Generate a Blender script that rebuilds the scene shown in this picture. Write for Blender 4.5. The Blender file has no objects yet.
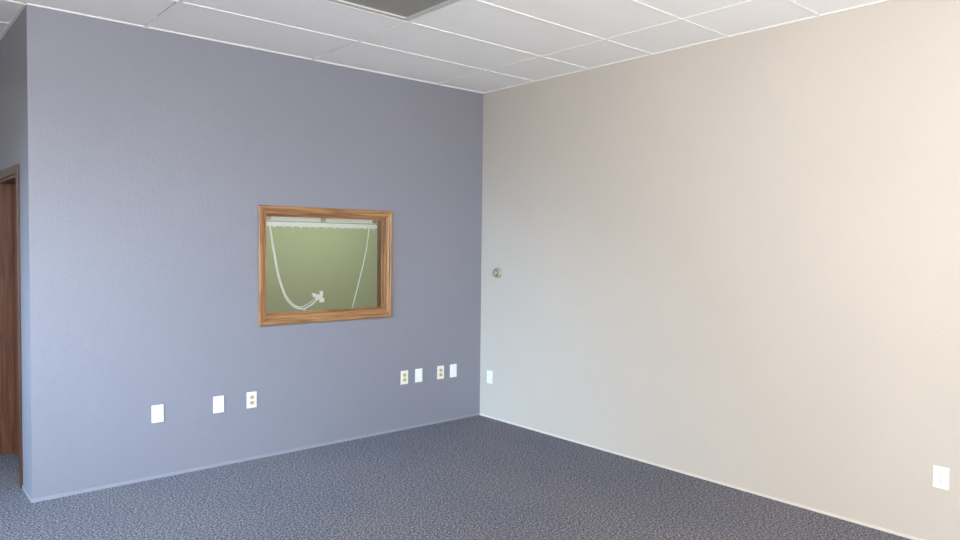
import bpy, bmesh, math
from mathutils import Vector, Matrix
sc = bpy.context.scene
try:
    sc.view_settings.view_transform = 'Standard'
    sc.view_settings.look = 'None'
except Exception: pass

def s2l(c):
    c=c/255.0
    return c/12.92 if c<=0.04045 else ((c+0.055)/1.055)**2.4
def rgb(r,g,b): return (s2l(r),s2l(g),s2l(b),1)

# ---------------- materials ----------------
def newmat(name):
    m=bpy.data.materials.new(name); m.use_nodes=True
    nt=m.node_tree; b=nt.nodes['Principled BSDF']
    return m,nt,b
def plain(name,col,rough=0.5,metal=0.0,spec=0.5):
    m,nt,b=newmat(name)
    b.inputs['Base Color'].default_value=col
    b.inputs['Roughness'].default_value=rough
    b.inputs['Metallic'].default_value=metal
    b.inputs['Specular IOR Level'].default_value=spec
    return m
def paint(name,col,rough=0.5,spec=0.4,bump=0.4,var=0.04,bs=60):
    m,nt,b=newmat(name)
    N=nt.nodes; L=nt.links
    g=N.new('ShaderNodeNewGeometry')
    n1=N.new('ShaderNodeTexNoise'); n1.inputs['Scale'].default_value=1.3; n1.inputs['Detail'].default_value=5
    L.new(g.outputs['Position'],n1.inputs['Vector'])
    mix=N.new('ShaderNodeMix'); mix.data_type='RGBA'
    mix.inputs[6].default_value=[c*(1-var) for c in col[:3]]+[1]
    mix.inputs[7].default_value=[min(1,c*(1+var)) for c in col[:3]]+[1]
    L.new(n1.outputs['Fac'],mix.inputs[0]); L.new(mix.outputs[2],b.inputs['Base Color'])
    n2=N.new('ShaderNodeTexNoise'); n2.inputs['Scale'].default_value=bs; n2.inputs['Detail'].default_value=2
    L.new(g.outputs['Position'],n2.inputs['Vector'])
    bp=N.new('ShaderNodeBump'); bp.inputs['Strength'].default_value=bump; bp.inputs['Distance'].default_value=0.004
    L.new(n2.outputs['Fac'],bp.inputs['Height']); L.new(bp.outputs['Normal'],b.inputs['Normal'])
    b.inputs['Roughness'].default_value=rough
    b.inputs['Specular IOR Level'].default_value=spec
    return m
def wood(name,dark,light,rough=0.35,axis=0):
    m,nt,b=newmat(name); N=nt.nodes; L=nt.links
    g=N.new('ShaderNodeNewGeometry'); mp=N.new('ShaderNodeMapping')
    sc_=[60,60,60]; sc_[axis]=3
    mp.inputs['Scale'].default_value=sc_
    L.new(g.outputs['Position'],mp.inputs['Vector'])
    n=N.new('ShaderNodeTexNoise'); n.inputs['Scale'].default_value=1.0; n.inputs['Detail'].default_value=6; n.inputs['Distortion'].default_value=0.6
    L.new(mp.outputs[0],n.inputs['Vector'])
    r=N.new('ShaderNodeValToRGB'); r.color_ramp.elements[0].position=0.32; r.color_ramp.elements[0].color=dark
    r.color_ramp.elements[1].position=0.66; r.color_ramp.elements[1].color=light
    L.new(n.outputs['Fac'],r.inputs[0]); L.new(r.outputs[0],b.inputs['Base Color'])
    b.inputs['Roughness'].default_value=rough
    bp=N.new('ShaderNodeBump'); bp.inputs['Strength'].default_value=0.15; bp.inputs['Distance'].default_value=0.002
    L.new(n.outputs['Fac'],bp.inputs['Height']); L.new(bp.outputs['Normal'],b.inputs['Normal'])
    return m
def carpet(name):
    m,nt,b=newmat(name); N=nt.nodes; L=nt.links
    g=N.new('ShaderNodeNewGeometry')
    v=N.new('ShaderNodeTexNoise'); v.inputs['Scale'].default_value=84; v.inputs['Detail'].default_value=3; v.inputs['Roughness'].default_value=0.8
    L.new(g.outputs['Position'],v.inputs['Vector'])
    r=N.new('ShaderNodeValToRGB'); e=r.color_ramp.elements
    e[0].position=0.38; e[0].color=rgb(62,64,74)
    e[1].position=0.65; e[1].color=rgb(184,182,184)
    k=e.new(0.5); k.color=rgb(108,109,121)
    L.new(v.outputs['Fac'],r.inputs[0])
    n=N.new('ShaderNodeTexNoise'); n.inputs['Scale'].default_value=1.1; n.inputs['Detail'].default_value=4
    L.new(g.outputs['Position'],n.inputs['Vector'])
    r2=N.new('ShaderNodeValToRGB'); r2.color_ramp.elements[0].position=0.3; r2.color_ramp.elements[0].color=(0.82,0.83,0.86,1)
    r2.color_ramp.elements[1].position=0.7; r2.color_ramp.elements[1].color=(1.0,0.94,0.88,1)
    L.new(n.outputs['Fac'],r2.inputs[0])
    mx=N.new('ShaderNodeMix'); mx.data_type='RGBA'; mx.blend_type='MULTIPLY'; mx.inputs[0].default_value=1
    L.new(r.outputs[0],mx.inputs[6]); L.new(r2.outputs[0],mx.inputs[7])
    L.new(mx.outputs[2],b.inputs['Base Color'])
    b.inputs['Roughness'].default_value=0.95; b.inputs['Specular IOR Level'].default_value=0.1
    bp=N.new('ShaderNodeBump'); bp.inputs['Strength'].default_value=0.2; bp.inputs['Distance'].default_value=0.004
    L.new(v.outputs['Fac'],bp.inputs['Height']); L.new(bp.outputs['Normal'],b.inputs['Normal'])
    return m
def glassmat(name):
    m=bpy.data.materials.new(name); m.use_nodes=True; nt=m.node_tree; N=nt.nodes; L=nt.links
    for n in list(N): N.remove(n)
    o=N.new('ShaderNodeOutputMaterial'); t=N.new('ShaderNodeBsdfTransparent'); t.inputs[0].default_value=(0.96,0.975,0.96,1)
    gl=N.new('ShaderNodeBsdfGlossy'); gl.inputs['Roughness'].default_value=0.02
    f=N.new('ShaderNodeFresnel'); f.inputs[0].default_value=1.45
    mx=N.new('ShaderNodeMixShader'); L.new(f.outputs[0],mx.inputs[0]); L.new(t.outputs[0],mx.inputs[1]); L.new(gl.outputs[0],mx.inputs[2])
    L.new(mx.outputs[0],o.inputs[0]); return m

M_blue=paint('paint_blue_grey',rgb(138,138,148),0.42,0.5)
M_beige=paint('paint_greige',rgb(202,194,184),0.55,0.3)
M_white=paint('paint_white',rgb(225,222,215),0.6,0.3)
M_green=paint('paint_sage_green',rgb(142,149,116),0.6,0.3)
M_tile=paint('ceiling_tile',rgb(249,248,245),0.9,0.1,bump=0.35,var=0.02,bs=110)
M_grid=plain('grid_white_metal',rgb(248,246,243),0.45)
M_gap=plain('shadow_gap',rgb(130,122,114),0.8)
M_lens=paint('troffer_lens',rgb(150,148,140),0.35,0.5,bump=0.5,var=0.03)
M_troff=plain('troffer_frame',rgb(205,203,197),0.4)
M_carpet=carpet('carpet')
M_baseB=plain('base_blue',rgb(150,151,162),0.5)
M_baseW=plain('base_white',rgb(222,215,205),0.5)
M_oakX=wood('oak_h',rgb(114,74,44),rgb(180,134,88),0.3,0)
M_oakZ=wood('oak_v',rgb(114,74,44),rgb(180,134,88),0.3,2)
M_doorw=wood('door_wood',rgb(88,50,34),rgb(128,80,56),0.4,2)
M_doort=wood('door_trim_wood',rgb(64,38,26),rgb(96,60,42),0.4,2)
M_plate=plain('plate_white',rgb(248,248,246),0.35)
M_ivory=plain('plate_ivory',rgb(243,238,222),0.35)
M_ivoryd=plain('receptacle_ivory',rgb(200,184,150),0.4)
M_dark=plain('slot_dark',rgb(40,36,32),0.6)
M_screw=plain('screw',rgb(190,188,180),0.3,0.8)
M_plastic=plain('blind_white',rgb(252,252,250),0.4)
M_thermo=plain('thermostat_beige',rgb(176,166,150),0.35)
M_brass=plain('thermostat_ring',rgb(150,140,124),0.3,0.6)
M_alum=plain('aluminium',rgb(150,150,152),0.35,0.8)
M_glass=glassmat('glass')
M_conc=paint('concrete',rgb(190,184,174),0.9,0.1,var=0.1)
M_steel=plain('knob_brass',rgb(190,160,90),0.25,0.9)

# ---------------- mesh helpers ----------------
def mesh_obj(name,bm,mats,parent=None,smooth=False):
    me=bpy.data.meshes.new(name); bm.to_mesh(me); bm.free()
    for m in mats: me.materials.append(m)
    if smooth:
        for p in me.polygons: p.use_smooth=True
    o=bpy.data.objects.new(name,me); sc.collection.objects.link(o)
    if parent: o.parent=parent
    return o
def addbox(bm,x0,x1,y0,y1,z0,z1,mi=0,bev=0.0):
    r=bmesh.ops.create_cube(bm,size=1.0)
    vs=r['verts']
    for v in vs:
        v.co=Vector((x0+(v.co.x+.5)*(x1-x0),y0+(v.co.y+.5)*(y1-y0),z0+(v.co.z+.5)*(z1-z0)))
    fs=set(f for v in vs for f in v.link_faces)
    for f in fs: f.material_index=mi
    if bev>0:
        es=list(set(e for v in vs for e in v.link_edges))
        bmesh.ops.bevel(bm,geom=es,offset=bev,segments=2,affect='EDGES',profile=0.7)
def boxes(name,lst,mats,parent=None,bev=0.0):
    bm=bmesh.new()
    for b in lst:
        addbox(bm,*b[:6],mi=(b[6] if len(b)>6 else 0),bev=bev)
    return mesh_obj(name,bm,mats,parent)
def empty(name,loc=(0,0,0),rot=0):
    e=bpy.data.objects.new(name,None); sc.collection.objects.link(e)
    e.location=loc; e.rotation_euler=(0,0,rot); e.empty_display_size=0.1
    return e
def lathe(bm,prof,n=40,mi=0):
    rings=[]
    for r,d in prof:
        rings.append([bm.verts.new((r*math.cos(2*math.pi*i/n),-d,r*math.sin(2*math.pi*i/n))) for i in range(n)])
    for a,b in zip(rings,rings[1:]):
        for i in range(n):
            f=bm.faces.new((a[i],a[(i+1)%n],b[(i+1)%n],b[i])); f.material_index=mi; f.smooth=True
    f=bm.faces.new(rings[-1]); f.material_index=mi
    return rings

H=3.05; T=0.12
XL=-3.67
WX,WY,HY=-7.5,-8.0,3.5

# ---------------- shell ----------------
wx0,wx1,wz0,wz1=-2.212,-1.02,1.0,1.905
c=0.062
ox0,ox1,oz0,oz1=wx0+c-.01,wx1-c+.01,wz0+c,wz1-c+.01
HT=H+0.02
boxes('wall_left',[(XL,ox0,0,T,0,HT),(ox1,0.12,0,T,0,HT),(ox0,ox1,0,T,0,oz0),(ox0,ox1,0,T,oz1,HT)],[M_blue])
boxes('wall_right',[(0,T,WY,0,0,HT)],[M_beige])
dy0,dy1,dz=0.385,1.30,2.06
boxes('wall_return',[(XL,XL+T,T,dy0,0,HT),(XL,XL+T,dy1,HY,0,HT),(XL,XL+T,dy0,dy1,dz,HT)],[M_blue])
boxes('wall_hall',[(WX,XL,HY,HY+T,0,HT)],[M_white])
sy=[(-7.4,-5.2),(-5.0,-2.8),(-2.6,-0.4)]  # last opening is unseen, added to bring light onto the left wall
lst=[(WX-T,WX,WY-T,-7.4,0,HT),(WX-T,WX,-5.2,-5.0,0,HT),(WX-T,WX,-2.8,-2.6,0,HT),(WX-T,WX,-.4,HY+T,0,HT)]
for a,b in sy: lst+=[(WX-T,WX,a,b,0,.35),(WX-T,WX,a,b,2.6,HT)]
boxes('wall_side',lst,[M_white])
rx=[(-6.9,-4.9),(-4.7,-2.7),(-2.5,-0.5)]
lst=[(WX,-6.9,WY-T,WY,0,HT),(-4.9,-4.7,WY-T,WY,0,HT),(-2.7,-2.5,WY-T,WY,0,HT),(-.5,T,WY-T,WY,0,HT)]
for a,b in rx: lst+=[(a,b,WY-T,WY,0,.35),(a,b,WY-T,WY,2.6,HT)]
boxes('wall_rear',lst,[M_white])
boxes('floor',[(WX-T,2.75,WY-T,HY+T,-.1,0)],[M_carpet])
boxes('wall_office_back',[(XL+T,2.7,3.3,3.3+T,0,HT)],[M_green])
boxes('wall_office_side',[(2.6,2.72,0,3.3,0,HT)],[M_green])
boxes('wall_office_front',[(.12,2.6,0,T,0,HT)],[M_green])
boxes('ceiling_office',[(XL+T,2.7,T,3.42,H+.02,H+.1)],[M_tile])

# ---------------- ceiling ----------------
X0=-0.555
XG=[X0-1.22*k for k in range(7)]
YG=[0.54+2.44,0.54+1.83,0.54+1.22,0.54+.61,0.54,-0.07]+[-0.68-0.61*k for k in range(13)]
def spans(lines,a,b):
    p=[a]+sorted([l for l in lines if a+0.03<l<b-0.03])+[b]
    return list(zip(p,p[1:]))
troff=[(X0-2.44,X0-1.22,-1.90,-1.29),(X0-4.88,X0-3.66,-1.90,-1.29),(X0-2.44,X0-1.22,-4.95,-4.34),(X0-4.88,X0-3.66,-4.95,-4.34)]
bm=bmesh.new(); bg=bmesh.new()
def region(x0,x1,y0,y1,yl):
    for a,b in spans(XG,x0,x1):
        for cc,d in spans(yl,y0,y1):
            mx,my=(a+b)/2,(cc+d)/2
            if any(t[0]<mx<t[1] and t[2]<my<t[3] for t in troff): continue
            g=.0155
            addbox(bm,a+g,b-g,cc+g,d-g,H+.002,H+.022,0)
    w=.012
    for x in XG:
        if x0<x<x1: addbox(bg,x-w,x+w,y0,y1,H-.003,H+.003,0)
    for y in yl:
        if y0<y<y1: addbox(bg,x0,x1,y-w,y+w,H-.0025,H+.0035,0)
region(WX,0,WY,0,[y for y in YG if y<-.1])
region(WX,XL,0,HY,[y for y in YG if y>0])
w=.02
for b in [(-w,0,WY,0),(XL,0,-w,0),(WX,0,WY,WY+w),(WX,WX+w,WY,HY),(XL-w,XL,0,HY),(WX,XL,HY-w,HY)]:
    addbox(bg,b[0],b[1],b[2],b[3],H-.004,H+.003,0)
addbox(bm,WX-T,T,WY-T,0,H+.09,H+.12,1)
addbox(bm,WX-T,XL+T,0,HY+T,H+.09,H+.12,1)
ceil=mesh_obj('ceiling',bm,[M_tile,M_gap])
mesh_obj('ceiling_grid',bg,[M_grid],parent=ceil)
for i,t in enumerate(troff):
    e=empty('recessed_ceiling_light',((t[0]+t[1])/2,(t[2]+t[3])/2,H))
    hx,hy=.595,.29
    f=.04
    boxes('frame',[(-hx,hx,-hy,-hy+f,-.001,.03),(-hx,hx,hy-f,hy,-.001,.03),(-hx,-hx+f,-hy+f,hy-f,-.001,.03),(hx-f,hx,-hy+f,hy-f,-.001,.03)],[M_troff],e)
    boxes('lens',[(-hx+f,hx-f,-hy+f,hy-f,.008,.014)],[M_lens],e)
    boxes('housing',[(-hx,hx,-hy,hy,.032,.085)],[M_troff],e)

# ---------------- base trim ----------------
boxes('baseboard_left',[(XL-.006,-.006,-.007,0,0,.022)],[M_baseB],bev=.002)
boxes('baseboard_return',[(XL-.006,XL,0,dy0-.056,0,.022)],[M_baseB],bev=.002)
boxes('baseboard_right',[(-.008,0,WY,-.0,0,.016)],[M_baseW],bev=.002)

# ---------------- interior window ----------------
win=empty('window_1',((wx0+wx1)/2,0,(wz0+wz1)/2))
def child(o):
    o.parent=win; o.matrix_parent_inverse=Matrix.Translation(-Vector(win.location)); return o
def casing(name,x0,x1,z0,z1,wd,yface,sgn,parent_fn):
    prof=[(0,0),(0,.014),(.006,.019),(.018,.020),(.026,.016),(.040,.015),(.050,.010),(wd,.009),(wd,0)]
    bmm=bmesh.new()
    loops=[]
    for off,d in prof:
        y=yface+sgn*d
        loops.append([bmm.verts.new(p) for p in ((x0+off,y,z0+off),(x1-off,y,z0+off),(x1-off,y,z1-off),(x0+off,y,z1-off))])
    for a,b in zip(loops,loops[1:]):
        for i in range(4):
            j=(i+1)%4
            f=bmm.faces.new((a[i],a[j],b[j],b[i])); f.material_index=0 if i in (0,2) else 1
    bmesh.ops.recalc_face_normals(bmm,faces=bmm.faces)
    return parent_fn(mesh_obj(name,bmm,[M_oakX,M_oakZ]))
casing('casing',wx0,wx1,wz0,wz1,c,0,-1,child)
casing('casing_office_side',wx0,wx1,wz0,wz1,c,T,1,child)
jt=.012
jx0,jx1,jz0,jz1=wx0+c-.01,wx1-c+.01,wz0+c,wz1-c+.01
child(boxes('jamb',[(jx0,jx0+jt,0,T,jz0,jz1,1),(jx1-jt,jx1,0,T,jz0,jz1,1),(jx0+jt,jx1-jt,0,T,jz0,jz0+jt,0),(jx0+jt,jx1-jt,0,T,jz1-jt,jz1,0)],[M_oakX,M_oakZ]))
s=.016
a0,a1,b0,b1=jx0+jt,jx1-jt,jz0+jt,jz1-jt
child(boxes('glass_stop',[(a0,a0+s,.03,.045,b0,b1,1),(a1-s,a1,.03,.045,b0,b1,1),(a0+s,a1-s,.03,.045,b0,b0+s,0),(a0+s,a1-s,.03,.045,b1-s,b1,0)],[M_oakX,M_oakZ],bev=.003))
child(boxes('glass_pane',[(a0,a1,.046,.051,b0,b1)],[M_glass]))

bl=empty('window_blind_rail',(-1.6,.17,1.79))
def bchild(o):
    o.parent=bl; o.matrix_parent_inverse=Matrix.Translation(-Vector(bl.location)); return o
bchild(boxes('head_rail',[(-2.12,-1.06,.145,.19,1.798,1.845),(-2.12,-1.06,.148,.153,1.755,1.79),(-2.12,-1.06,.153,.185,1.755,1.758)],[M_plastic],bev=.002))
bchild(boxes('brackets',[(x-.015,x+.015,.12,.192,1.80,1.848) for x in (-2.07,-1.6,-1.11)],[M_screw]))
bchild(boxes('carriers',[(-2.08+.075*i-.006,-2.08+.075*i+.006,.16,.175,1.748,1.756) for i in range(14)],[M_plastic]))
def cord(name,pts,r):
    cu=bpy.data.curves.new(name,'CURVE'); cu.dimensions='3D'; cu.bevel_depth=r; cu.bevel_resolution=3; cu.resolution_u=10
    sp=cu.splines.new('BEZIER'); sp.bezier_points.add(len(pts)-1)
    for p,q in zip(sp.bezier_points,pts):
        p.co=q; p.handle_left_type=p.handle_right_type='AUTO'
    cu.materials.append(M_plastic)
    o=bpy.data.objects.new(name,cu); sc.collection.objects.link(o); return bchild(o)
y=.175
cord('cord_loop',[(-2.045,y,1.77),(-2.01,y,1.56),(-1.946,y,1.285),(-1.87,y,1.145),(-1.78,y,1.095),(-1.69,y,1.12),(-1.61,y,1.18)],.0075)
cord('cord_thin',[(-2.033,y+.01,1.77),(-1.995,y+.01,1.56),(-1.933,y+.01,1.295),(-1.865,y+.01,1.165),(-1.78,y+.01,1.11),(-1.71,y+.01,1.13),(-1.62,y+.01,1.19)],.0035)
cord('wand',[(-1.135,y,1.77),(-1.17,y,1.55),(-1.23,y,1.32),(-1.304,y,1.06)],.005)
bchild(boxes('cord_cleat',[(-1.655,-1.585,y-.012,y+.02,1.165,1.205),(-1.615,-1.57,y-.012,y+.015,1.14,1.175),(-1.675,-1.65,y-.01,y+.012,1.185,1.215),(-1.61,-1.58,y-.01,y+.012,1.195,1.232),(-1.765,-1.735,y-.01,y+.012,1.07,1.10)],[M_plastic],bev=.004))

# ---------------- door ----------------
dr=empty('door_1',(XL+.1,(dy0+dy1)/2,0))
def dchild(o):
    o.parent=dr; o.matrix_parent_inverse=Matrix.Translation(-Vector(dr.location)); return o
cw=.056
dchild(boxes('casing',[(XL-.014,XL,dy0-cw,dy0,0,dz+cw),(XL-.014,XL,dy1,dy1+cw,0,dz+cw),(XL-.014,XL,dy0,dy1,dz,dz+cw)],[M_doort],bev=.003))
dchild(boxes('jamb',[(XL,XL+T,dy0,dy0+.018,0,dz),(XL,XL+T,dy1-.018,dy1,0,dz),(XL,XL+T,dy0+.018,dy1-.018,dz-.018,dz)],[M_doorw]))
dchild(boxes('slab',[(XL+.085,XL+.12,dy0+.02,dy1-.02,.008,dz-.02)],[M_doorw],bev=.002))
kb=bmesh.new(); lathe(kb,[(.001,0),(.03,0),(.03,.006),(.012,.01),(.012,.035),(.026,.045),(.028,.058),(.018,.068),(.002,.07)],24)
k=mesh_obj('knob',kb,[M_steel]); k.rotation_euler=(0,0,-math.pi/2); k.location=(XL+.085,dy0+.09,.95)
bpy.context.view_layer.update()
k.parent=dr; k.matrix_parent_inverse=Matrix.Translation(-Vector(dr.location))

# ---------------- wall plates ----------------
def plate(name,loc,rot,kind,pm):
    e=empty(name,loc,rot)
    w_,h_=.038,.06
    boxes('plate',[(-w_,w_,-.006,0,-h_,h_)],[pm],e,bev=.0025)
    if kind=='duplex':
        bm=bmesh.new()
        for zc in (-.021,.021):
            n=28; ring=[]
            for i in range(n):
                a=2*math.pi*i/n
                ring.append((.0175*math.cos(a),max(-.0135,min(.0135,.0175*math.sin(a)))))
            f0=[bm.verts.new((x,-.006,zc+z)) for x,z in ring]; f1=[bm.verts.new((x,-.0085,zc+z)) for x,z in ring]
            for i in range(n): bm.faces.new((f0[i],f0[(i+1)%n],f1[(i+1)%n],f1[i]))
            bm.faces.new(f1)
        mesh_obj('receptacles',bm,[M_ivoryd if pm is M_ivory else M_plate],e)
        sl=[]
        for zc in (-.021,.021):
            sl+=[(-.0075,-.0055,-.009,-.0084,zc-.003,zc+.006),(.0055,.0075,-.009,-.0084,zc-.003,zc+.006),(-.002,.002,-.009,-.0084,zc-.010,zc-.006)]
        boxes('slots',sl,[M_dark],e)
        zs=[0]
    else: zs=[-.042,.042]
    bm=bmesh.new()
    for z in zs:
        n0=len(bm.verts); lathe(bm,[(.0035,.0055),(.0035,.0068),(.002,.0075)],12)
        bm.verts.ensure_lookup_table()
        for v in bm.verts[n0:]: v.co.z+=z
    mesh_obj('screws',bm,[M_screw],e)
for X,kd,pm,z in [(-2.93,'blank',M_plate,.447),(-2.51,'blank',M_plate,.452),(-2.262,'duplex',M_ivory,.452),(-.88,'duplex',M_ivory,.462),(-.725,'blank',M_plate,.462),(-.48,'duplex',M_ivory,.462),(-.332,'blank',M_plate,.462)]:
    plate('wall_outlet' if kd=='duplex' else 'blank_wall_plate',(X,0,z),0,kd,pm)
plate('wall_outlet',(0,-.14,.385),-math.pi/2,'duplex',M_plate)
plate('wall_outlet',(0,-3.85,.385),-math.pi/2,'duplex',M_plate)

th=empty('round_thermostat',(0,-.245,1.37),-math.pi/2)
bm=bmesh.new(); lathe(bm,[(.048,0),(.048,.008),(.044,.012),(.042,.03),(.039,.036)],40); mesh_obj('base',bm,[M_thermo],th)
bm=bmesh.new(); lathe(bm,[(.036,.034),(.036,.04),(.033,.043),(.026,.043)],40); mesh_obj('dial_ring',bm,[M_brass],th)
bm=bmesh.new(); lathe(bm,[(.024,.043),(.022,.048),(.015,.051),(.004,.052)],40); mesh_obj('cover',bm,[M_thermo],th)

# ---------------- storefront windows ----------------
def storefront(name,ax,a,b,wall):
    e=empty(name,(0,0,0))
    f=.05; m=(a+b)/2; z0,z1=.35,2.6
    bars=[(a,a+f,z0,z1),(b-f,b,z0,z1),(a+f,b-f,z0,z0+f),(a+f,b-f,z1-f,z1),(m-f/2,m+f/2,z0+f,z1-f)]
    if ax=='x': bx=[(p,q,wall-.09,wall-.03,r,s_) for p,q,r,s_ in bars]
    else: bx=[(wall-.09,wall-.03,p,q,r,s_) for p,q,r,s_ in bars]
    boxes('frame',bx,[M_alum],e,bev=.003)
    boxes('pane',[(a+f,b-f,wall-.065,wall-.06,z0+f,z1-f) if ax=='x' else (wall-.065,wall-.06,a+f,b-f,z0+f,z1-f)],[M_glass],e)
n=2
for a,b in rx: storefront('window_%d'%n,'x',a,b,WY); n+=1
for a,b in sy: storefront('window_%d'%n,'y',a,b,WX); n+=1
boxes('ground_outside',[(-25,-7.7,-25,15,-.25,-.12),(-7.7,15,-25,-8.2,-.25,-.12)],[M_conc])

# ---------------- lights ----------------
def area(name,loc,aim,sx,sy_,p,col,spread=180):
    l=bpy.data.lights.new(name,'AREA'); l.shape='RECTANGLE'; l.size=sx; l.size_y=sy_; l.energy=p; l.color=col
    l.spread=math.radians(spread)
    o=bpy.data.objects.new(name,l); o.location=loc
    o.rotation_euler=Vector(aim).to_track_quat('-Z','Y').to_euler(); sc.collection.objects.link(o)
# added fill lamps inside the windows
for (a,b),ps,pb in zip(rx,(85,72,10),(195,180,46)):
    area('sky_fill_rear',((a+b)/2,WY+.5,1.7),(0,1,-.62),1.9,1.4,ps,(0.78,0.89,1.0))  # unseen lamp adding cool light to floor and lower left wall
    area('warm_fill_rear',((a+b)/2,WY+.6,1.0),(0,.5,1),1.9,1.0,pb,(1.0,0.972,0.945),145)  # unseen uplight added to brighten the ceiling
area('sky_fill_side',(WX+.4,-1.9,2.2),(1,.36,-.44),1.6,.8,50,(.52,.75,1.0),52)  # narrow lamp added for the bluer, brighter foot of the left wall
area('sky_fill_side',(WX+.4,-3.9,1.7),(1,0,-.6),2.1,1.2,12,(.84,.92,1.0))
area('warm_fill_side',(WX+.4,-3.9,1.1),(1,0.05,.0),2.1,.9,13,(1.0,.94,.88),60)  # this and the next lamp are added to warm the right wall
area('warm_fill_side',(WX+.4,-6.3,1.1),(1,.34,.0),2.1,.9,10,(1.0,.93,.87),56)
area('office_fill',(0,1.8,3.0),(0,0,-1),1.2,.6,98,(1.0,0.98,0.93))  # unseen lamp added to light the green room and blind cords
w=bpy.data.worlds.new('World'); sc.world=w; w.use_nodes=True
bgn=w.node_tree.nodes['Background']; bgn.inputs[0].default_value=(.75,.85,1,1); bgn.inputs[1].default_value=1.0

# ---------------- camera ----------------
cd=bpy.data.cameras.new('Camera'); cam=bpy.data.objects.new('Camera',cd); sc.collection.objects.link(cam)
F=713
cd.sensor_width=36; cd.lens=36*F/960; cd.clip_start=.05
cam.matrix_world=Matrix.Translation((-4.45,-5.10,1.635))@Matrix.Rotation(math.radians(-41.0),4,'Z')@Matrix.Rotation(math.radians(90-2.10),4,'X')@Matrix.Rotation(math.radians(.66),4,'Z')
sc.camera=cam
